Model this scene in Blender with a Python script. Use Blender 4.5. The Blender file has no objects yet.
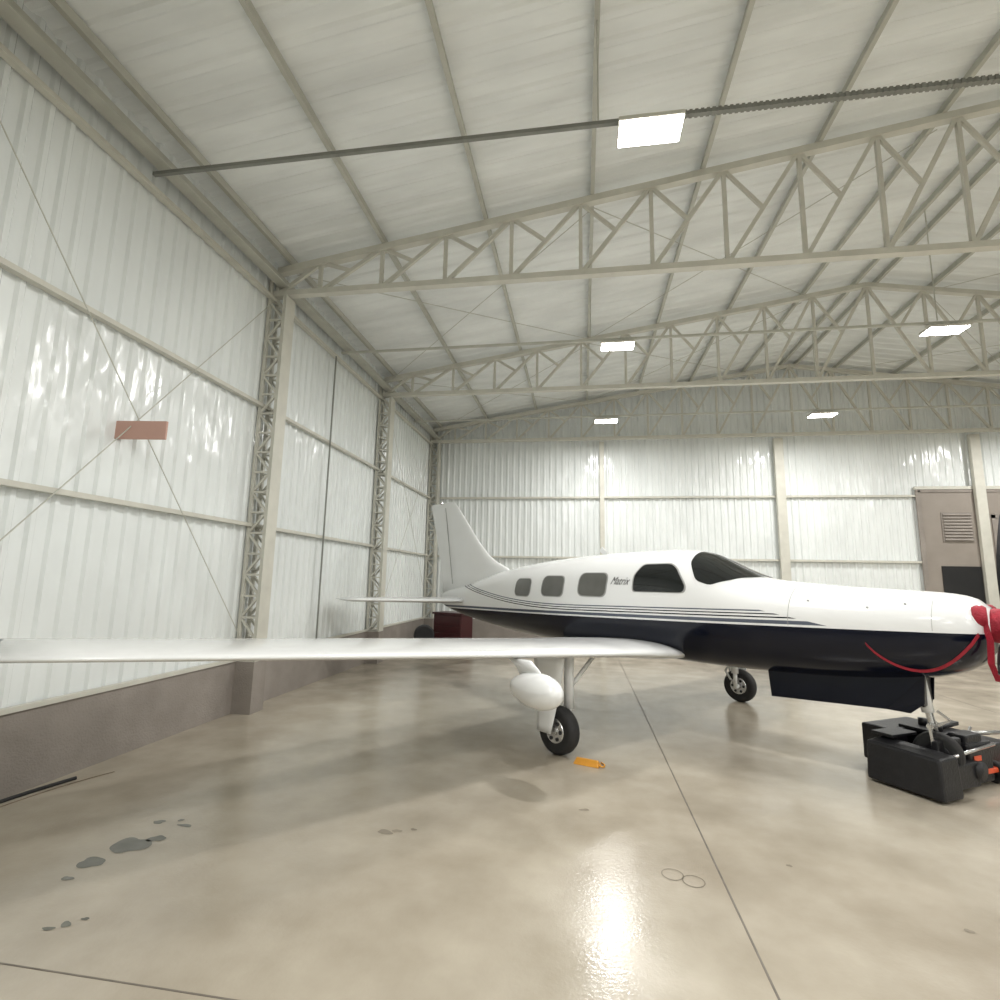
import bpy, math, random
from mathutils import Vector, Matrix
random.seed(4)
scene = bpy.context.scene
try:
    scene.view_settings.view_transform = 'Standard'
    scene.view_settings.look = 'None'
except Exception: pass

# ---------------------------------------------------------------- materials
def new_mat(name):
    m = bpy.data.materials.new(name); m.use_nodes = True
    nt = m.node_tree
    return m, nt, nt.nodes['Principled BSDF']
def mat(name, col, rough=.5, metal=0., var=.06, scale=8., bump=0., bscale=40., coat=0., stretch=(1,1,1), bdist=.02, spec=.5):
    m, nt, b = new_mat(name)
    tc = nt.nodes.new('ShaderNodeTexCoord'); mp = nt.nodes.new('ShaderNodeMapping')
    mp.inputs['Scale'].default_value = stretch
    nt.links.new(tc.outputs['Object'], mp.inputs['Vector'])
    n = nt.nodes.new('ShaderNodeTexNoise'); n.inputs['Scale'].default_value = scale; n.inputs['Detail'].default_value = 4
    nt.links.new(mp.outputs['Vector'], n.inputs['Vector'])
    r = nt.nodes.new('ShaderNodeValToRGB')
    r.color_ramp.elements[0].position = .3; r.color_ramp.elements[1].position = .7
    r.color_ramp.elements[0].color = tuple(max(0, c*(1-var)) for c in col)+(1,)
    r.color_ramp.elements[1].color = tuple(min(1, c*(1+var)) for c in col)+(1,)
    nt.links.new(n.outputs['Fac'], r.inputs['Fac']); nt.links.new(r.outputs['Color'], b.inputs['Base Color'])
    b.inputs['Roughness'].default_value = rough; b.inputs['Metallic'].default_value = metal
    b.inputs['Specular IOR Level'].default_value = spec
    b.inputs['Coat Weight'].default_value = coat; b.inputs['Coat Roughness'].default_value = .05
    if bump:
        n2 = nt.nodes.new('ShaderNodeTexNoise'); n2.inputs['Scale'].default_value = bscale
        nt.links.new(mp.outputs['Vector'], n2.inputs['Vector'])
        bp = nt.nodes.new('ShaderNodeBump'); bp.inputs['Strength'].default_value = bump; bp.inputs['Distance'].default_value = bdist
        nt.links.new(n2.outputs['Fac'], bp.inputs['Height']); nt.links.new(bp.outputs['Normal'], b.inputs['Normal'])
    return m

M_wall = mat('painted_ribbed_sheet', (.80,.835,.825), .20, 0., .05, 1.2, .9, 3.2, stretch=(1,1,.45), bdist=.06, spec=.65)
M_roof = mat('roof_sheet', (.81,.835,.82), .36, 0., .10, 1.6, .8, 3., stretch=(.4,1.5,1), bdist=.05)
M_steel = mat('cream_painted_steel', (.60,.59,.52), .45, 0, .06, 5)
M_purlin = mat('purlin_steel', (.50,.50,.44), .5, 0, .08, 5)
M_pipe = mat('dark_conduit', (.22,.225,.20), .5, .1, .1, 6)
M_curb = mat('taupe_masonry', (.28,.25,.222), .75, 0, .12, 3, .3, 60)
M_taupe = mat('taupe_panel', (.29,.255,.22), .6, 0, .06, 3)
M_white = mat('white_gloss_paint', (.82,.83,.825), .22, 0, .015, 3, coat=.5)
M_navyp = mat('navy_gloss_paint', (.003,.005,.013), .25, 0, .1, 3, spec=.3)
M_rubber = mat('black_rubber', (.018,.018,.018), .7, 0, .2, 30)
M_black = mat('black_steel', (.012,.012,.014), .45, .1, .25, 12, .2, 50)
M_chrome = mat('bare_metal', (.6,.6,.6), .25, 1., .05, 10)
M_red = mat('red_fabric', (.36,.012,.03), .6, 0, .15, 20, .4, 90)
M_orange = mat('orange_plastic', (.75,.10,.03), .4, 0, .1, 10)
M_yellow = mat('amber_plastic', (.62,.28,.03), .4, 0, .1, 10)
M_glass = mat('tinted_glass', (.012,.014,.014), .06, 0, .1, 4)
M_shade = mat('window_with_shade', (.12,.12,.11), .12, 0, .1, 4)
M_frame = mat('window_seal', (.33,.33,.32), .4, 0, .05, 4)
M_darkred = mat('dark_red_enamel', (.05,.008,.010), .35, 0, .1, 6)
M_sign = mat('terracotta_sign', (.55,.34,.28), .7, 0, .04, 3)
M_dark = mat('dark_void', (.01,.01,.011), .5, 0, .1, 5)
M_oil = mat('oil_stain', (.12,.12,.095), .14, 0, .25, 9)
M_faint = mat('faint_ring_stain', (.26,.225,.175), .25, 0, .2, 6)
M_joint = mat('joint_sealant', (.16,.14,.115), .7, 0, .2, 10)
M_cord = mat('taupe_cord', (.20,.15,.10), .7, 0, .2, 10)

# floor
M_floor, nt, b = new_mat('polished_concrete')
tc = nt.nodes.new('ShaderNodeTexCoord')
def noise(scale, detail=6, rough=.55):
    n = nt.nodes.new('ShaderNodeTexNoise'); n.inputs['Scale'].default_value = scale
    n.inputs['Detail'].default_value = detail; n.inputs['Roughness'].default_value = rough
    nt.links.new(tc.outputs['Object'], n.inputs['Vector']); return n
n1 = noise(.55); n2 = noise(2.2,6,.5); n3 = noise(45, 3)
r1 = nt.nodes.new('ShaderNodeValToRGB')
r1.color_ramp.elements[0].position=.32; r1.color_ramp.elements[1].position=.68
r1.color_ramp.elements[0].color=(.38,.335,.265,1); r1.color_ramp.elements[1].color=(.54,.49,.40,1)
nt.links.new(n1.outputs['Fac'], r1.inputs['Fac'])
r2 = nt.nodes.new('ShaderNodeValToRGB')
r2.color_ramp.elements[0].position=.30; r2.color_ramp.elements[1].position=.70
r2.color_ramp.elements[0].color=(.86,.85,.83,1); r2.color_ramp.elements[1].color=(1,1,1,1)
nt.links.new(n2.outputs['Fac'], r2.inputs['Fac'])
mx = nt.nodes.new('ShaderNodeMix'); mx.data_type='RGBA'; mx.blend_type='MULTIPLY'; mx.inputs[0].default_value=1
nt.links.new(r1.outputs['Color'], mx.inputs[6]); nt.links.new(r2.outputs['Color'], mx.inputs[7])
nt.links.new(mx.outputs[2], b.inputs['Base Color'])
mr = nt.nodes.new('ShaderNodeMapRange'); mr.inputs['From Min'].default_value=.3; mr.inputs['From Max'].default_value=.7
mr.inputs['To Min'].default_value=.11; mr.inputs['To Max'].default_value=.27
nt.links.new(n2.outputs['Fac'], mr.inputs['Value']); nt.links.new(mr.outputs['Result'], b.inputs['Roughness'])
bp = nt.nodes.new('ShaderNodeBump'); bp.inputs['Strength'].default_value=.10; bp.inputs['Distance'].default_value=.01
nt.links.new(n3.outputs['Fac'], bp.inputs['Height']); nt.links.new(bp.outputs['Normal'], b.inputs['Normal'])
b.inputs['Specular IOR Level'].default_value=.6

# fuselage livery
M_fus, nt, b = new_mat('fuselage_livery')
tc = nt.nodes.new('ShaderNodeTexCoord'); sp = nt.nodes.new('ShaderNodeSeparateXYZ')
nt.links.new(tc.outputs['Object'], sp.inputs[0])
def mth(op, a, c=None):
    n = nt.nodes.new('ShaderNodeMath'); n.operation = op
    for i, v in enumerate((a, c)):
        if v is None: continue
        if isinstance(v, (int, float)): n.inputs[i].default_value = v
        else: nt.links.new(v, n.inputs[i])
    return n.outputs[0]
d = mth('SUBTRACT', sp.outputs['Z'], mth('ADD', mth('MULTIPLY', sp.outputs['X'], .0247), 1.222))
tail = mth('MAXIMUM', mth('SUBTRACT', mth('MULTIPLY', sp.outputs['X'], -1), 1.0), 0)
lift = mth('MULTIPLY', mth('MULTIPLY', tail, tail), .035)
ds = mth('SUBTRACT', d, lift)
def band(lo, hi, v):
    return mth('MULTIPLY', mth('GREATER_THAN', v, lo), mth('LESS_THAN', v, hi))
fr = mth('LESS_THAN', mth('ADD', sp.outputs['X'], mth('MULTIPLY', ds, 4.5)), 2.0)
grey = mth('MULTIPLY', mth('ADD', band(.020,.054,d), band(.132,.145,ds)), fr)
nav = mth('MAXIMUM', mth('LESS_THAN', d, 0), mth('MULTIPLY', mth('ADD', band(.073,.086,ds), band(.104,.115,ds)), fr))
m1 = nt.nodes.new('ShaderNodeMix'); m1.data_type='RGBA'
m1.inputs[6].default_value=(.82,.83,.825,1); m1.inputs[7].default_value=(.10,.115,.15,1); nt.links.new(grey, m1.inputs[0])
m2 = nt.nodes.new('ShaderNodeMix'); m2.data_type='RGBA'
nt.links.new(m1.outputs[2], m2.inputs[6]); m2.inputs[7].default_value=(.003,.005,.014,1); nt.links.new(nav, m2.inputs[0])
nt.links.new(m2.outputs[2], b.inputs['Base Color']); b.inputs['Roughness'].default_value=.17
b.inputs['Specular IOR Level'].default_value=.35

def emis(name, col, s):
    m, nt, b = new_mat(name)
    b.inputs['Base Color'].default_value = (*col,1); b.inputs['Emission Color'].default_value=(*col,1)
    b.inputs['Emission Strength'].default_value = s
    return m
M_led = emis('led_panel', (1,.99,.96), 25)

# ---------------------------------------------------------------- mesh helpers
def link(o, parent=None):
    scene.collection.objects.link(o)
    if parent: o.parent = parent
    return o
def mk(name, V, F, m, parent=None, smooth=False, loc=None):
    me = bpy.data.meshes.new(name); me.from_pydata([tuple(v) for v in V], [], F); me.validate(); me.update()
    if isinstance(m, (list,tuple)):
        for x in m: me.materials.append(x)
    else: me.materials.append(m)
    if smooth: me.polygons.foreach_set('use_smooth', [True]*len(me.polygons))
    o = bpy.data.objects.new(name, me)
    if loc: o.location = loc
    return link(o, parent)
def empty(name, loc=(0,0,0), rz=0):
    o = bpy.data.objects.new(name, None); o.location = loc; o.rotation_euler[2] = rz; o.empty_display_size=.2
    return link(o)
class MB:
    def __init__(s): s.V=[]; s.F=[]
    def add(s, V, F):
        n=len(s.V); s.V+= [tuple(v) for v in V]; s.F += [tuple(i+n for i in f) for f in F]
    def box(s, lo, hi):
        x0,y0,z0=lo; x1,y1,z1=hi
        s.add([(x0,y0,z0),(x1,y0,z0),(x1,y1,z0),(x0,y1,z0),(x0,y0,z1),(x1,y0,z1),(x1,y1,z1),(x0,y1,z1)],
              [(0,3,2,1),(4,5,6,7),(0,1,5,4),(1,2,6,5),(2,3,7,6),(3,0,4,7)])
    def beam(s, p, q, w, h, up=(0,0,1)):
        p=Vector(p); q=Vector(q); d=(q-p).normalized(); up=Vector(up)
        if abs(d.dot(up))>.98: up=Vector((0,1,0))
        a=d.cross(up).normalized(); c=a.cross(d).normalized()
        a*=w/2; c*=h/2
        V=[p-a-c,p+a-c,p+a+c,p-a+c,q-a-c,q+a-c,q+a+c,q-a+c]
        s.add(V,[(0,1,2,3),(7,6,5,4),(0,4,5,1),(1,5,6,2),(2,6,7,3),(3,7,4,0)])
    def cyl(s, p, q, r0, r1=None, n=16):
        r1 = r0 if r1 is None else r1
        p=Vector(p); q=Vector(q); d=(q-p).normalized(); up=Vector((0,0,1)) if abs(d.z)<.95 else Vector((1,0,0))
        a=d.cross(up).normalized(); c=a.cross(d)
        V=[]
        for (o,r) in ((p,r0),(q,r1)):
            for i in range(n):
                t=2*math.pi*i/n; V.append(o+a*(r*math.cos(t))+c*(r*math.sin(t)))
        F=[(i,(i+1)%n,n+(i+1)%n,n+i) for i in range(n)]+[tuple(range(n-1,-1,-1)),tuple(range(n,2*n))]
        s.add(V,F)
    def lathe(s, c, axis, prof, n=32):
        c=Vector(c); d=Vector(axis).normalized(); up=Vector((0,0,1)) if abs(d.z)<.95 else Vector((1,0,0))
        a=d.cross(up).normalized(); e=a.cross(d); V=[]
        for (r,o) in prof:
            for i in range(n):
                t=2*math.pi*i/n; V.append(c+d*o+a*(r*math.cos(t))+e*(r*math.sin(t)))
        F=[]
        for k in range(len(prof)-1):
            for i in range(n):
                j=(i+1)%n; F.append((k*n+i,k*n+j,(k+1)*n+j,(k+1)*n+i))
        F.append(tuple(range(n-1,-1,-1))); F.append(tuple((len(prof)-1)*n+i for i in range(n)))
        s.add(V,F)
    def make(s, name, m, parent=None, smooth=False, bevel=0, loc=None):
        o = mk(name, s.V, s.F, m, parent, smooth, loc)
        if bevel:
            md=o.modifiers.new('bevel','BEVEL'); md.width=bevel; md.segments=2; md.limit_method='ANGLE'
        return o
def tube(name, pts, r, m, parent=None, cyclic=False):
    cu=bpy.data.curves.new(name,'CURVE'); cu.dimensions='3D'; cu.bevel_depth=r; cu.bevel_resolution=3
    sp=cu.splines.new('NURBS' if len(pts)>2 else 'POLY'); sp.points.add(len(pts)-1)
    for i,p in enumerate(pts): sp.points[i].co=(*p,1)
    if len(pts)>2: sp.use_endpoint_u=True; sp.order_u=3
    sp.use_cyclic_u=cyclic
    cu.materials.append(m)
    return link(bpy.data.objects.new(name,cu),parent)

# ---------------------------------------------------------------- hangar shell
XL, XR, XM = -4.2, 14.8, 5.3
YB, YF = 14.1, -5.9
BAYS = [-5.7, -1.85, 2.1, 6.1, 10.05, 13.8]
def zroof(x): return 5.93+.158*((x-XL) if x<=XM else (XR-x)*(XM-XL)/(XR-XM))

mb=MB(); mb.box((XL-.2,YF-.2,-.15),(XR+.2,YB+.2,0)); mb.make('floor', M_floor)
mb=MB()
for x in (.77,5.5,10.2): mb.box((x-.005,YF,.0),(x+.005,YB,.0012))
for y in (2.12,): mb.box((XL,y-.004,.0),(XR,y+.004,.0013))
mb.make('floor_joints', M_joint)

def ribs(L, p=.17, dep=.024):
    out=[]; n=int(L/p)
    for i in range(n):
        o=i*p; out += [(o,0),(o+.52*p,0),(o+.64*p,dep),(o+.86*p,dep),(o+.98*p,0)]
    out.append((L,0)); return out
def strip(P0, P1):
    V=P0+P1; n=len(P0)
    return V,[(i,i+1,n+i+1,n+i) for i in range(n-1)]
R=ribs(YB-YF)
V,F=strip([(XL+dd,YF+o,.55) for o,dd in R],[(XL+dd,YF+o,zroof(XL)) for o,dd in R]); mk('wall_left',V,F,M_wall)
V,F=strip([(XR-dd,YF+o,.55) for o,dd in R],[(XR-dd,YF+o,zroof(XR)) for o,dd in R]); mk('wall_right',V,F,M_wall)
R=ribs(XR-XL)
V,F=strip([(XL+o,YB-dd,.55) for o,dd in R],[(XL+o,YB-dd,zroof(XL+o)) for o,dd in R]); mk('wall_back',V,F,M_wall)
V,F=strip([(XL+o,YF+dd,0) for o,dd in R],[(XL+o,YF+dd,zroof(XL+o)) for o,dd in R]); mk('wall_front_bounce',V,F,M_wall)  # unseen wall behind the camera, added to close the hangar and bounce light
R=ribs(YB-YF,.25,.018)
V,F=strip([(XL,YF+o,zroof(XL)-dd) for o,dd in R],[(XM,YF+o,zroof(XM)-dd) for o,dd in R])
V2,F2=strip([(XM,YF+o,zroof(XM)-dd) for o,dd in R],[(XR,YF+o,zroof(XR)-dd) for o,dd in R])
n=len(V); mk('ceiling',V+V2,F+[tuple(i+n for i in f) for f in F2],M_roof)
mb=MB(); mb.box((XL-.1,YF,0),(XL+.06,YB,.6)); mb.make('baseboard_left',M_curb)
mb=MB(); mb.box((XL,YB-.06,0),(8.0,YB+.1,.6)); mb.make('baseboard_back',M_curb)
mb=MB(); mb.box((XR-.06,YF,0),(XR+.1,YB,.6)); mb.make('baseboard_right',M_curb)
mb=MB()
for z in (2.26,3.83,5.35):
    mb.box((XL+.03,YF,z-.022),(XL+.10,YB,z+.022)); mb.box((XR-.10,YF,z-.022),(XR-.03,YB,z+.022))
mb.box((XL+.03,YF,.602),(XL+.08,YB,.64))
mb.make('trim_1',M_steel)
mb=MB()
for z in (2.26,3.87): mb.box((XL,YB-.10,z-.025),(8.05 if z<3.9 else XR,YB-.03,z+.025))
mb.box((8.05,YB-.11,4.025),(XR,YB-.03,4.1))
mb.make('trim_2',M_steel)

XS=[-4.1,-3.49,-2.62,-1.75,-.88,0,.87,1.74,2.61,3.48,4.35,5.3]
ZB=5.43
def ztop(x): return zroof(x)-.18
def truss(y, name):
    mb=MB()
    def P(x,z): return (x,y,z)
    for sgn in (1,-1):
        xs = XS if sgn==1 else [2*XM-x for x in XS]
        mb.beam(P(xs[0],ztop(xs[0])),P(xs[-1],ztop(xs[-1])),.10,.085)
        for i,x in enumerate(xs):
            if i==11 and sgn==-1: continue
            mb.beam(P(x,ZB),P(x,ztop(x)),.045,.045)
            if i<11:
                a=P(x,ZB); bq=P(xs[i+1],ztop(xs[i+1])); mb.beam(a,bq,.042,.048)
                if i>=1:
                    mid=tuple((a[k]+bq[k])/2 for k in range(3)); mb.beam(P(x,ztop(x)),mid,.038,.042)
    mb.beam(P(XS[0]-.05,ZB),P(2*XM-XS[0]+.05,ZB),.10,.075)
    mb.make(name,M_steel)
for i,y in enumerate(BAYS): truss(y,'roof_truss' if i==0 else 'roof_truss.%03d'%i)
k=0
for y in BAYS:
    for side in (0,1):
        mb=MB()
        x0,x1=(XL+.05,XL+.27) if side==0 else (XR-.05,XR-.27)
        for yy in (y-.085,y+.085):
            mb.beam((x0,yy,.6),(x0,yy,5.6),.04,.04); mb.beam((x1,yy,.6),(x1,yy,5.36),.036,.036)
            z=.6; f=0
            while z<5.1:
                a,c=(x0,x1) if f%2==0 else (x1,x0)
                mb.beam((a,yy,z),(c,yy,z+.26),.025,.028,up=(0,1,0)); mb.beam((x0,yy,z),(x1,yy,z),.024,.024,up=(0,1,0)); z+=.26; f+=1
        xa,xb=(x1+.019,x1+.032) if side==0 else (x1-.032,x1-.019)
        mb.box((xa,y-.11,.6),(xb,y+.11,5.37))
        mb.make('lattice_column' if k==0 else 'lattice_column.%03d'%k,M_steel)
        mb=MB(); mb.box((min(x0,x1)-.01,y-.13,0),(max(x0,x1)+.04,y+.13,.598)); mb.make('column_plinth' if k==0 else 'column_plinth.%03d'%k,M_curb)
        k+=1
for i,x in enumerate((.53,4.96,9.4)):
    mb=MB(); w=.06 if i==0 else .11
    mb.box((x-w,YB-.22,0),(x+w,YB-.12,5.36)); mb.make('wall_post' if i==0 else 'wall_post.%03d'%i,M_steel,bevel=.01)
mb=MB()
for x in (-3.9,-2.6,-1.22,.15,1.5,2.85,4.2,5.12):
    for xx in (x,2*XM-x):
        z=zroof(xx)-.075
        mb.beam((xx,YF,z),(xx,YB,z),.028,.085); mb.beam((xx,YF,z-.05),(xx,YB,z-.05),.048,.012)
mb.make('roof_purlins',M_purlin)
for i,(xx,sg) in enumerate(((XL,1),(XR,-1))):
    mb=MB(); mb.beam((xx+sg*.14,YF+.1,5.62),(xx+sg*.14,YB-.1,5.62),.04,.16); mb.beam((xx+sg*.2,YF+.1,5.53),(xx+sg*.2,YB-.1,5.53),.14,.015)
    mb.make('eave_strut' if i==0 else 'eave_strut.001',M_purlin)
for i,y in enumerate((3.95,8.0,11.95,.1,-3.9)):
    mb=MB(); mb.beam((XL+.12,y,5.45),(XR-.12,y,5.45),.035,.035)
    if i==0:
        for j in range(200):
            x=.75+j*.045; mb.box((x,y-.024,5.430),(x+.025,y+.024,5.472))
    mb.make('overhead_conduit' if i==0 else 'overhead_conduit.%03d'%i,M_pipe if i==0 else M_purlin)
mb=MB()
for y in (3.95,8.0,11.95):
    for x in (.15,5.12,9.4): mb.cyl((x,y,5.49),(x,y,zroof(x)-.14),.008,n=6)
mb.make('conduit_hangers',M_purlin)
mb=MB()
for (a,c) in ((2.2,6.0),(10.15,13.7)):
    mb.cyl((XL+.14,a,.75),(XL+.14,c,5.3),.005,n=6); mb.cyl((XL+.16,a,5.3),(XL+.16,c,.75),.005,n=6)
mb.make('wall_brace_cable',M_purlin)
mb=MB()
for (a,c) in ((6.2,9.95),(10.15,13.7)):
    for x0,x1 in ((-3.9,.15),(.15,4.2),(10.6-4.2,10.6-.15)):
        mb.cyl((x0,a,zroof(x0)-.2),(x1,c,zroof(x1)-.2),.006,n=6); mb.cyl((x0,c,zroof(x0)-.22),(x1,a,zroof(x1)-.22),.006,n=6)
mb.make('roof_brace_rod',M_purlin)
mb=MB(); mb.cyl((XL+.13,7.8,.66),(XL+.13,7.8,5.3),.014,n=8); mb.make('wall_conduit',M_pipe)
mb=MB(); mb.box((-.25,-.012,-.085),(.25,.012,.085)); o=mb.make('wall_sign',M_sign,bevel=.004,loc=(-3.98,4.06,2.92)); o.rotation_euler[2]=.12

k=0
for y in (-3.9,.1,3.95,8.0,11.95):
    for x in (.57,5.2,9.9):
        e=empty('ceiling_lamp' if k==0 else 'ceiling_lamp.%03d'%k,(x,y,5.33)); k+=1
        mb=MB(); mb.box((-.26,-.14,.0),(.26,.14,.04)); mb.make('housing',M_steel,e,bevel=.008)
        mb=MB()
        for i in range(-3,4): mb.box((i*.06-.006,-.11,.04),(i*.06+.006,.11,.065))
        mb.box((-.03,-.02,.04),(.03,.02,.098))
        mb.make('fins',M_steel,e)
        mb=MB(); mb.box((-.25,-.13,-.008),(.25,.13,-.001)); mb.make('lens',M_led,e)
        L=bpy.data.lights.new('lamp_light','AREA'); L.shape='RECTANGLE'; L.size=.48; L.size_y=.24; L.energy=95; L.color=(1,.985,.965)
        lo=bpy.data.objects.new('light',L); lo.location=(0,0,-.012); link(lo,e)

e=empty('service_room_wall',(0,0,0))
mb=MB(); mb.box((8.1,YB-.10,0),(XR,YB+.05,4.02)); mb.make('panel',M_taupe,e)
mb=MB(); mb.box((8.1,YB-.12,3.95),(XR,YB-.08,4.0)); mb.box((8.05,YB-.12,0),(8.15,YB-.08,4.0)); mb.box((9.62,YB-.12,0),(9.70,YB-.08,3.4)); mb.box((9.62,YB-.12,3.32),(11.2,YB-.08,3.4)); mb.make('frame',M_curb,e)
mb=MB(); mb.box((8.55,YB-.12,2.75),(9.2,YB-.1,3.45))
for i in range(9): mb.beam((8.58,YB-.13,2.8+i*.075),(9.17,YB-.13,2.8+i*.075),.03,.05,up=(0,.6,1))
mb.make('louvre',M_curb,e)
mb=MB(); mb.box((8.45,YB-.12,.9),(9.28,YB-.1,2.17)); mb.make('opening',M_dark,e)
mb=MB(); mb.box((9.7,YB-.12,0),(11.1,YB-.105,3.3)); mb.make('door_1',M_curb,e)

# ---------------------------------------------------------------- AIRPLANE
AX = empty('airplane',(1.02,6.75,0),math.atan2(-.65,.76))
ST=[ # s, ztop, zbot, w, zmid
(-4.85,1.34,1.20,.02,1.27),(-4.7,1.40,1.14,.05,1.27),(-4.3,1.48,1.05,.11,1.27),(-3.8,1.58,.97,.19,1.28),(-3.0,1.77,.88,.34,1.31),(-2.3,1.88,.82,.48,1.34),
(-1.6,1.955,.79,.58,1.36),(-.8,2.01,.77,.63,1.37),(0,2.035,.76,.64,1.37),(.4,2.03,.76,.64,1.36),(.6,1.985,.76,.635,1.35),(.8,1.90,.76,.63,1.33),
(1.0,1.80,.765,.615,1.31),(1.2,1.72,.77,.60,1.29),(1.45,1.68,.78,.575,1.28),(1.8,1.65,.80,.54,1.27),(2.2,1.625,.84,.49,1.27),(2.55,1.61,.90,.43,1.28),(2.75,1.59,.97,.38,1.29),(2.87,1.55,1.05,.32,1.30),(2.93,1.49,1.13,.25,1.31)]
def sec(s):
    if s<=ST[0][0]: return ST[0][1:]
    if s>=ST[-1][0]: return ST[-1][1:]
    for i in range(len(ST)-1):
        if ST[i][0]<=s<=ST[i+1][0]: break
    p1=ST[i]; p2=ST[i+1]; p0=ST[max(0,i-1)]; p3=ST[min(len(ST)-1,i+2)]
    h=p2[0]-p1[0]; t=(s-p1[0])/h; out=[]
    for k in range(1,5):
        m1=(p2[k]-p0[k])/(p2[0]-p0[0]); m2=(p3[k]-p1[k])/(p3[0]-p1[0])
        out.append((2*t**3-3*t*t+1)*p1[k]+(t**3-2*t*t+t)*h*m1+(-2*t**3+3*t*t)*p2[k]+(t**3-t*t)*h*m2)
    return out
NE=2.3
def side_y(s,z):
    zt,zb,w,zm=sec(s); h=zt-zm if z>zm else zm-zb
    q=min(.999,abs(z-zm)/h); return w*(1-q**NE)**(1/NE)
def top_z(s,y):
    zt,zb,w,zm=sec(s); q=min(.999,abs(y)/w); return zm+(zt-zm)*(1-q**NE)**(1/NE)
V=[];F=[];N=64; ss=[-4.85+i*(7.78/110) for i in range(111)]
for s in ss:
    zt,zb,w,zm=sec(s)
    for i in range(N):
        t=2*math.pi*i/N; c=math.cos(t); q=math.sin(t)
        V.append((s,w*math.copysign(abs(c)**(2/NE),c),zm+(zt-zm if q>0 else zm-zb)*math.copysign(abs(q)**(2/NE),q)))
for k in range(110):
    for i in range(N):
        j=(i+1)%N; F.append((k*N+i,k*N+j,(k+1)*N+j,(k+1)*N+i))
F.append(tuple(range(N-1,-1,-1)));F.append(tuple(110*N+i for i in range(N)))
mk('fuselage',V,F,M_fus,AX,True)

def resample(poly,n=64):
    P=[Vector((*p,0)) for p in poly]; L=[(P[(i+1)%len(P)]-P[i]).length for i in range(len(P))]; T=sum(L); out=[]
    for k in range(n):
        dd=T*k/n; i=0
        while dd>L[i]: dd-=L[i]; i+=1
        out.append(P[i].lerp(P[(i+1)%len(P)],dd/L[i]))
    for _ in range(2): out=[(out[i-1]+out[i]*2+out[(i+1)%n])/4 for i in range(n)]
    return [(p.x,p.y) for p in out]
def patch(name,poly,fn,m,off,grow=1.0):
    o=resample(poly); cx=sum(p[0] for p in o)/len(o); cy=sum(p[1] for p in o)/len(o); n=len(o)
    V=[fn(cx,cy,off)];F=[]; R=8
    for r in range(1,R+1):
        for p in o: V.append(fn(cx+(p[0]-cx)*r/R*grow,cy+(p[1]-cy)*r/R*grow,off))
    for i in range(n): F.append((0,1+i,1+(i+1)%n))
    for r in range(R-1):
        for i in range(n):
            j=(i+1)%n; F.append((1+r*n+i,1+(r+1)*n+i,1+(r+1)*n+j,1+r*n+j))
    return mk(name,V,F,m,AX,True)
def rr(s0,s1,z0,z1,r=.07):
    out=[]
    for (cx,cz,a0) in ((s1-r,z1-r,0),(s0+r,z1-r,90),(s0+r,z0+r,180),(s1-r,z0+r,270)):
        for a in range(0,91,15): t=math.radians(a0+a); out.append((cx+r*math.cos(t),cz+r*math.sin(t)))
    return out
for sg,tag in ((-1,'starboard'),(1,'port')):
    fn=lambda s,z,off,sg=sg:(s,sg*(side_y(s,z)+off),z+off*.3)
    for i,(a,c,z0,z1) in enumerate(((-2.22,-1.85,1.415,1.66),(-1.58,-1.16,1.435,1.70),(-.88,-.44,1.46,1.74))):
        patch('window_frame_%s_%d'%(tag,i+1),rr(a,c,z0,z1),fn,M_frame,.003,1.08)
        patch('window_%s_%d'%(tag,i+1),rr(a,c,z0,z1),fn,M_shade,.006)
    poly=[(-.04,1.535),(-.05,1.72),(.03,1.845),(.38,1.85),(.46,1.80),(.60,1.61),(.59,1.54)]
    patch('cockpit_window_frame_'+tag,poly,fn,M_frame,.003,1.06)
    patch('cockpit_window_'+tag,poly,fn,M_glass,.006)
    ft=lambda s,y,off,sg=sg:(s+off*.5,sg*y,top_z(s,y)+off)
    poly=[(.56,.035),(.56,.25),(.58,.44),(.69,.565),(.86,.56),(1.02,.45),(1.17,.24),(1.22,.035)]
    patch('windshield_frame_'+tag,poly,ft,M_white,.003,1.05)
    patch('windshield_'+tag,poly,ft,M_glass,.007)
cu=bpy.data.curves.new('lettering','FONT'); cu.body='Matrix'; cu.size=.13; cu.shear=.6
to=bpy.data.objects.new('tmp',cu); scene.collection.objects.link(to); bpy.context.view_layer.update()
me=bpy.data.meshes.new_from_object(to); bpy.data.objects.remove(to)
V=[(-.38+v.co.x*.75,-(side_y(-.38+v.co.x*.75,1.61+v.co.y)+.005),1.61+v.co.y) for v in me.vertices]
mk('lettering',V,[tuple(p.vertices) for p in me.polygons],M_dark,AX)
def ring(name,s,z0,z1,m,off=.0,r=.003):
    pts=[(s,-(side_y(s,z0+(z1-z0)*i/14)+off),z0+(z1-z0)*i/14) for i in range(15)]
    tube(name,pts,r,m,AX)
ring('cowl_seam',1.60,1.27,1.65,M_frame,r=.0025); ring('cowl_seam_front',2.62,1.3,1.58,M_frame,r=.0015)
for i,(a,c) in enumerate(((1.75,1.5),(2.2,1.46),(2.45,1.5))):
    y=side_y(a,c); mb=MB(); mb.cyl((a,-y+.01,c),(a,-y-.003,c+.001),.009,n=10); mb.make('cowl_latch_%d'%(i+1),M_frame,AX)

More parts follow.
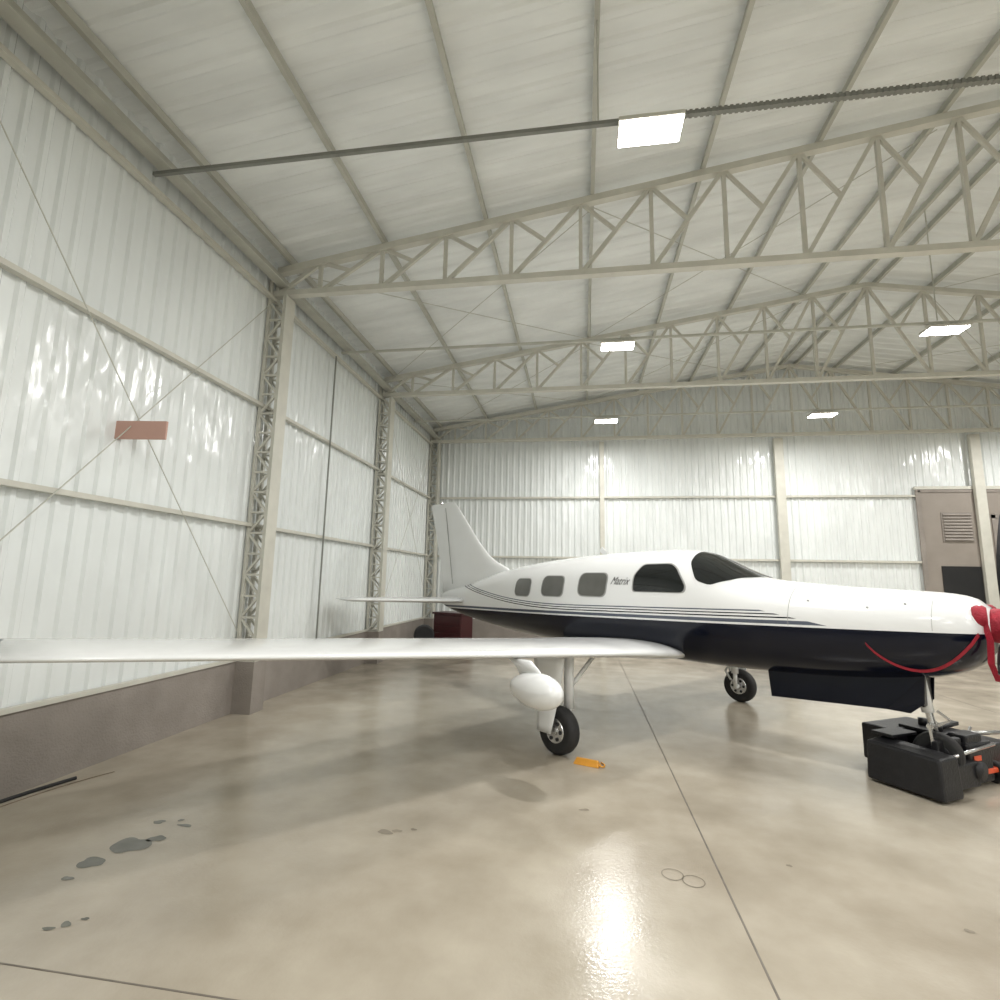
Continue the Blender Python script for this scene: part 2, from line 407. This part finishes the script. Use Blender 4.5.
def af(n=18):
    xs=[(1-math.cos(math.pi*i/n))/2 for i in range(n+1)]
    y=lambda x:5*(.2969*math.sqrt(x)-.126*x-.3516*x*x+.2843*x**3-.1015*x**4)
    return [(x,y(x)) for x in reversed(xs)]+[(x,-y(x)*.8) for x in xs[1:-1]]
AF=af()
def loft(name,stn,m,vertical=False):
    V=[];F=[];n=len(AF)
    for (l,le,te,z0,t) in stn:
        c=le-te
        for (x,y) in AF:
            V.append((le-x*c, (y*t*c if vertical else l), (l if vertical else z0+y*t*c)))
    for k in range(len(stn)-1):
        for i in range(n):
            j=(i+1)%n; F.append((k*n+i,k*n+j,(k+1)*n+j,(k+1)*n+i))
    F.append(tuple(range(n-1,-1,-1)));F.append(tuple((len(stn)-1)*n+i for i in range(n)))
    return mk(name,V,F,m,AX,True)
def zw(l): return .885+.062*(l-.6)
LT=6.0
for sg,tag in ((-1,'starboard'),(1,'port')):
    stn=[(0,.49,-1.35,.855,.12),(.6,.45,-1.34,.88,.12),(.9,.43,-1.32,zw(.9),.115),(1.15,.41,-1.3,zw(1.15),.10),(1.3,.40,-1.3,zw(1.3),.093)]
    stn+=[(l,.40-.22*(l-1.3)/(LT-1.3),-1.3+.42*(l-1.3)/(LT-1.3),zw(l),.092-.018*(l/LT)) for l in (2,3,4,5,5.6,LT-.06)]
    loft('wing_'+tag,[(sg*a,bq,c,dd,t) for a,bq,c,dd,t in stn],M_white)
    tp=[(LT-.06,.183,-.875,zw(LT-.06),.077),(LT+.01,.14,-.86,zw(LT),.075),(LT+.06,.04,-.84,zw(LT+.06),.06),(LT+.09,-.1,-.80,zw(LT+.09),.035)]
    loft('wing_tip_'+tag,[(sg*a,bq,c,dd,t) for a,bq,c,dd,t in tp],M_navyp)
    loft('stabilizer_'+tag,[(sg*a,bq,c,dd,t) for a,bq,c,dd,t in ((0,-3.9,-4.82,1.255,.13),(2.0,-4.22,-4.85,1.28,.13),(2.1,-4.27,-4.83,1.28,.10),(2.15,-4.38,-4.78,1.28,.05))],M_white)
fs=[(1.30,-3.0,-4.78),(1.70,-2.75,-4.86),(1.84,-2.95,-4.90),(1.93,-3.20,-4.93),(2.05,-3.42,-4.97),(2.3,-3.72,-5.04),(2.6,-4.01,-5.13),(2.9,-4.30,-5.24),(3.02,-4.42,-5.30),(3.08,-4.50,-5.31),(3.11,-4.68,-5.28)]
loft('tail_fin',[(z,a,c,0,.085 if z<3.06 else .05) for z,a,c in fs],M_white,True)
for sg in (-1,1):
    tube('rudder_gap',[( -4.40-.38*(z-1.5)/1.55, sg*(.062-.022*(z-1.5)), z) for z in (1.55,2.0,2.5,3.0)],.006,M_frame,AX)
mb=MB(); mb.cyl((-4.95,0,3.09),(-4.95,0,3.13),.03,.02,12); mb.make('beacon',M_chrome,AX)

def wheel(name,c,r,w,par=AX,axis=(0,1,0),hub=None):
    mb=MB(); mb.lathe(c,axis,[(r*.55,-w*.42),(r*.8,-w*.5),(r*.94,-w*.42),(r,-w*.2),(r,w*.2),(r*.94,w*.42),(r*.8,w*.5),(r*.55,w*.42)],40)
    mb.make(name+'_tire',M_rubber,par,True)
    mb=MB(); mb.lathe(c,axis,[(r*.2,-w*.46),(r*.5,-w*.46),(r*.55,-w*.38),(r*.55,w*.38),(r*.5,w*.46),(r*.2,w*.46)],32)
    mb.lathe(c,axis,[(r*.18,-w*.56),(r*.18,w*.56)],16)
    mb.make(name+'_hub',hub or M_chrome,par)
    mb=MB()
    for i in range(6):
        t=i*math.pi/3
        for sg in (-1,1):
            p=Vector(c)+Vector((math.cos(t)*r*.36,sg*w*.47,math.sin(t)*r*.36)); mb.cyl(p-Vector((0,.006,0)),p+Vector((0,.006,0)),r*.08,n=10)
    mb.make(name+'_hub_holes',M_dark,par)
for sg,tag in ((-1,'starboard'),(1,'port')):
    y=sg*1.88; zt=zw(1.88); wx=-.03
    wheel('main_wheel_'+tag,(wx,y,.22),.22,.15)
    yi=y-sg*.14; yo=y+sg*.13
    mb=MB(); mb.cyl((wx,yi,.22),(wx,yi,.50),.028); mb.cyl((wx,yi,.40),(wx,yi,zt),.05); mb.cyl((wx,y,.22),(wx,yi,.22),.03)
    mb.beam((wx-.06,yi,.30),(wx-.14,yi,.42),.03,.02); mb.beam((wx-.14,yi,.42),(wx-.05,yi,.55),.03,.02)
    mb.beam((wx+.02,yi,.6),(wx,yi-sg*.45,zt-.05),.03,.03)
    mb.make('main_strut_'+tag,M_white,AX,True)
    V=[];F=[]; nz=10; z0=.20
    for i in range(nz+1):
        q=i/nz; z=z0+(zt-.06-z0)*q; hw=.09+.12*q; cx=-.12+.02*q
        yy=yo-sg*.02*math.sin(q*math.pi)
        for x in (-hw,-hw*.5,0,hw*.5,hw): V.append((cx+x,yy-sg*.05*(x/.21)**2,z))
    for i in range(nz):
        for k in range(4): F.append((i*5+k,i*5+k+1,(i+1)*5+k+1,(i+1)*5+k))
    o=mk('main_gear_door_'+tag,V,F,M_white,AX,True); md=o.modifiers.new('t','SOLIDIFY'); md.thickness=.012
# radar pod
mb=MB(); prof=[]
for i in range(25):
    t=i/24
    if t<.42: q=max(0.0,1-((.42-t)/.42)**2)**.5
    else: q=max(0.0,1-((t-.42)/.58)**2)**.6
    prof.append((.138*max(.01,q),-t*.56))
mb.lathe((.77,-2.72,.76),(1,0,-.02),prof,32); mb.make('radar_pod',M_white,AX,True)
loft('pod_pylon',[(.82,.60,.34,0,.16),(.92,.54,.26,0,.18),(.985,.44,.14,0,.2)],M_white,True).location=(0,-2.72,0)
# nose gear
NX=2.46
mb=MB(); mb.cyl((NX-.05,0,.98),(NX,0,.60),.045); mb.make('nose_strut_upper',M_white,AX,True)
mb=MB(); mb.cyl((NX,0,.64),(NX+.02,0,.50),.028); mb.cyl((NX+.02,-.09,.50),(NX+.02,.09,.50),.025)
for sg in (-1,1): mb.beam((NX+.02,sg*.085,.52),(NX+.04,sg*.085,.27),.02,.05)
mb.beam((NX+.06,0,.62),(NX+.14,0,.56),.03,.015); mb.beam((NX+.14,0,.56),(NX+.06,0,.5),.03,.015)
mb.make('nose_fork',M_chrome,AX)
wheel('nose_wheel',(NX+.04,0,.28),.17,.12,hub=M_black)
for sg in (-1,1):
    y=sg*.17
    V=[(1.24,y,.80),(2.50,y,.93),(2.48,y,.69),(2.38,y+sg*.01,.60),(2.22,y+sg*.02,.605),(1.27,y+sg*.02,.55)]
    o=mk('nose_gear_door',V,[(0,1,2,3,4,5)],M_navyp,AX); md=o.modifiers.new('t','SOLIDIFY'); md.thickness=.015
mb=MB(); mb.box((1.3,-.15,.66),(2.36,.15,.9)); mb.box((2.455,-.155,.66),(2.47,.155,.95)); mb.make('nose_gear_bay',M_black,AX)
mb=MB()
mb.lathe((2.95,0,1.35),(1,0,0),[(.12,-.05),(.135,0),(.135,.10),(.125,.2),(.10,.3),(.055,.37),(.01,.40)],32); mb.make('spinner',M_red,AX,True)
for i in range(3):
    a=math.radians(-105+i*120); dv=Vector((0,math.sin(a),math.cos(a)))
    V=[];F=[]
    for k in range(11):
        r=.12+.86*k/10; cw=.045+.045*math.sin(math.pi*min(1,k/10*.9+.1)); tw=math.radians(60-40*k/10)
        tv=Vector((math.sin(tw),0,0))+Vector((0,dv.z,-dv.y))*math.cos(tw)
        nv=tv.cross(dv).normalized(); p=Vector((3.05,0,1.35))+dv*r
        if k==10: cw*=.5
        for (u,v) in ((-1,0),(0,.012),(1,0),(0,-.012)): V.append(p+tv*cw*u+nv*v)
    for k in range(10):
        for q in range(4): F.append((k*4+q,k*4+(q+1)%4,(k+1)*4+(q+1)%4,(k+1)*4+q))
    F.append((0,1,2,3));F.append((40,41,42,43))
    mk('propeller_blade_%d'%(i+1),V,F,M_black,AX,True)
for sg in (-1,1):
    mb=MB(); mb.lathe((2.87,sg*.22,1.42),(1,sg*-.15,0),[(.075,-.03),(.09,0),(.09,.04),(.075,.06)],24); o=mb.make('intake_plug',M_red,AX,True)
pts=[(2.91,-.27,1.40),(2.94,-.30,1.25),(2.93,-.30,1.08),(2.96,-.28,.95)]
V=[];F=[]
for i,(x,y,z) in enumerate(pts): V+=[(x-.02,y+.015,z),(x+.025,y-.02,z)]
for i in range(3): F.append((2*i,2*i+1,2*i+3,2*i+2))
mk('warning_streamer',V,F,M_red,AX)
st=[]
for i in range(17):
    t=i/16; s=2.18+t*.70; z=1.16-.22*max(0,math.sin(math.pi*t))**.8+.13*t*t
    z=max(z,sec(s)[1]+.05); st.append((s,-(side_y(s,z)+.006),z))
V=[];F=[]
for i,(s,y,z) in enumerate(st): 
    w=.012; V+=[(s,y-.004,z+w),(s+.004,y+.010,z-w)]
for i in range(16): F.append((2*i,2*i+1,2*i+3,2*i+2))
o=mk('cowl_plug_strap',V,F,M_red,AX); md=o.modifiers.new('t','SOLIDIFY'); md.thickness=.006; md.offset=0
mb=MB(); mb.beam((-.9,0,2.0),(-1.0,0,2.09),.012,.07); mb.make('antenna',M_white,AX)

e=empty('wheel_chock',(.04,5.10,0),-.35)
mb=MB(); V=[(-.12,-.05,0),(.12,-.05,0),(.12,.05,0),(-.12,.05,0),(-.10,-.012,.05),(.10,-.012,.05),(.10,.012,.05),(-.10,.012,.05)]
mb.add(V,[(0,3,2,1),(4,5,6,7),(0,1,5,4),(1,2,6,5),(2,3,7,6),(3,0,4,7)]); mb.make('wedge',M_yellow,e,bevel=.006)
tube('rope',[(.08,0,.03),(.15,-.05,.01),(.16,.05,.01),(.10,.09,.01)],.007,M_yellow,e)

# ---------------------------------------------------------------- TUG
T=empty('aircraft_tug',(2.41,5.23,0),math.atan2(-.85,.52))   # local x: along near face, local y: to the right
def tb(name,lo,hi,m,bv=.015):
    mb=MB(); mb.box(lo,hi); return mb.make(name,m,T,bevel=bv)
mb=MB()
V=[(0,0,.02),(.58,0,.02),(.58,.26,.02),(0,.26,.02),(-.0,.02,.33),(.56,.02,.32),(.56,.26,.33),(0,.26,.35)]
mb.add(V,[(0,3,2,1),(4,5,6,7),(0,1,5,4),(1,2,6,5),(2,3,7,6),(3,0,4,7)]); mb.make('side_fairing',M_black,T,bevel=.02)
tb('cradle_floor',(.0,.26,.04),(.50,.60,.10),M_black)
tb('cradle_back',(-.04,.26,.10),(.0,.66,.38),M_black)
tb('cradle_lip',(.44,.26,.05),(.52,.62,.24),M_black)
tb('cradle_guard',(.36,.27,.24),(.42,.60,.40),M_black)
tb('right_fairing',(-.05,.60,.03),(.46,.95,.36),M_black,.02)
tb('rear_deck',(-.30,.42,.05),(-.05,1.1,.37),M_black,.02)
tb('top_plate',(-.04,.16,.36),(.14,.50,.385),M_black,.005)
tb('top_plate_2',(-.06,.58,.37),(.30,.9,.40),M_black,.005)
tb('control_box',(.05,.95,.10),(.40,1.35,.30),M_black,.02)
tb('orange_bar',(.42,.78,.10),(.47,1.6,.14),M_orange,.008)
mb=MB(); mb.box((.463,.66,.22),(.468,.76,.26)); mb.box((.463,.64,.14),(.468,.70,.17)); mb.make('label_plates',M_orange,T)
mb=MB(); mb.cyl((.50,.28,.30),(.47,.95,.33),.014); mb.cyl((.1,.98,.32),(.35,1.35,.36),.018); mb.cyl((.42,.62,.33),(.30,.98,.42),.012); mb.make('winch_bars',M_chrome,T,True)
mb=MB(); mb.cyl((.2,.66,.40),(.2,.66,.45),.05); mb.cyl((.05,.75,.40),(.05,.75,.46),.035); mb.cyl((.47,.62,.17),(.54,.62,.17),.07); mb.beam((.2,.62,.42),(.2,.95,.44),.06,.03); mb.make('knobs',M_black,T,True)
tb('winch_housing',(.30,.62,.34),(.44,.86,.42),M_black,.02)
for nm,c,r in (('drive_wheel_a',(.42,1.02,.09),.09),('drive_wheel_b',(-.2,1.15,.1),.1)):
    wheel(nm,c,r,.08,T,hub=M_black)
tube('tug_handle',[(.3,1.3,.2),(.35,1.6,.25),(.4,2.1,.4)],.018,M_black,T)

C=empty('tool_cart',(-3.15,12.9,0),-.4)
mb=MB(); mb.box((-.42,-.25,.16),(.42,.25,.78)); mb.make('cabinet',M_darkred,C,bevel=.02)
mb=MB(); mb.box((-.45,-.28,.78),(.45,.28,.83)); mb.box((-.38,-.262,.2),(.38,-.252,.34)); mb.box((-.38,-.262,.37),(.38,-.252,.5)); mb.box((-.38,-.262,.53),(.38,-.252,.74)); mb.make('top_and_drawers',M_darkred,C,bevel=.006)
for i,(x,y) in enumerate(((-.34,-.2),(.34,-.2),(-.34,.2),(.34,.2))): wheel('caster_%d'%i,(x,y,.08),.08,.05,C)
C2=empty('floor_fan',(-3.7,12.3,0),.4)
mb=MB(); mb.lathe((0,0,.32),(0,1,0),[(.2,-.06),(.24,-.05),(.24,.05),(.2,.06)],28); mb.box((-.15,-.12,0),(.15,.12,.03)); mb.beam((0,0,.02),(0,0,.12),.05,.05); mb.make('drum',M_black,C2)
tube('floor_hose',[(-4.08,2.9,.013),(-4.09,3.3,.013),(-4.04,3.65,.013),(-3.98,3.88,.013)],.013,M_rubber)
tube('floor_cord',[(-4.03,2.9,.004),(-4.02,3.3,.004),(-3.95,3.8,.004),(-3.83,4.08,.004)],.003,M_cord)

def blot(x,y,rx,ry,z=.002,rot=0):
    V=[(x,y,z)];n=40; ph=[random.uniform(0,6.28) for _ in range(4)]
    for i in range(n):
        t=2*math.pi*i/n; k=1+.16*math.sin(2*t+ph[0])+.11*math.sin(3*t+ph[1])+.06*math.sin(5*t+ph[2])
        px=rx*k*math.cos(t); py=ry*k*math.sin(t)
        V.append((x+px*math.cos(rot)-py*math.sin(rot),y+px*math.sin(rot)+py*math.cos(rot),z))
    return V,[(0,1+i,1+(i+1)%n) for i in range(n)]
mb=MB()
for (x,y,rx,ry) in ((-2.71,3.07,.10,.10),(-2.62,3.17,.05,.04),(-2.76,2.86,.08,.05),(-2.74,2.70,.03,.02),(-2.78,3.37,.04,.025),(-2.58,3.36,.045,.02),(-2.66,3.42,.02,.015),(-2.39,2.38,.025,.02),(-2.44,2.34,.03,.012),(-2.34,2.43,.02,.01)):
    V,F=blot(x,y,rx,ry); mb.add(V,F)
mb.make('oil_stains',M_oil)
mb=MB()
for (x,y) in ((.50,3.37),(.605,3.32)):
    n=40; V=[];
    for i in range(n):
        t=2*math.pi*i/n; V+=[(x+.055*math.cos(t),y+.055*math.sin(t),.002),(x+.062*math.cos(t),y+.062*math.sin(t),.002)]
    mb.add(V,[(2*i,2*i+1,(2*i+3)%(2*n),(2*i+2)%(2*n)) for i in range(n)])
for (x,y,rx,ry) in ((-1.27,3.53,.05,.03),(-1.2,3.56,.03,.02),(.01,4.13,.035,.02),(1.84,3.13,.02,.015),(-1.1,3.6,.02,.015),(1.2,3.6,.015,.015)):
    V,F=blot(x,y,rx,ry); mb.add(V,F)
mb.make('ring_stains',M_faint)

# ---------------------------------------------------------------- camera & world
Xc=Vector((3348,14,523)).normalized(); Yc=Vector((82,-82,-523)); Yc=(Yc-Xc*Yc.dot(Xc)).normalized(); Zc=Xc.cross(Yc)
cam=bpy.data.cameras.new('camera'); cam.sensor_width=36; cam.lens=36*523/1000; cam.clip_start=.02
co=bpy.data.objects.new('camera',cam); R3=Matrix((Xc,Yc,Zc)); co.matrix_world=Matrix.Translation((0,0,1.63))@R3.to_4x4()
link(co); scene.camera=co
w=bpy.data.worlds.new('world'); scene.world=w; w.use_nodes=True
w.node_tree.nodes['Background'].inputs[0].default_value=(.8,.85,.9,1); w.node_tree.nodes['Background'].inputs[1].default_value=.3
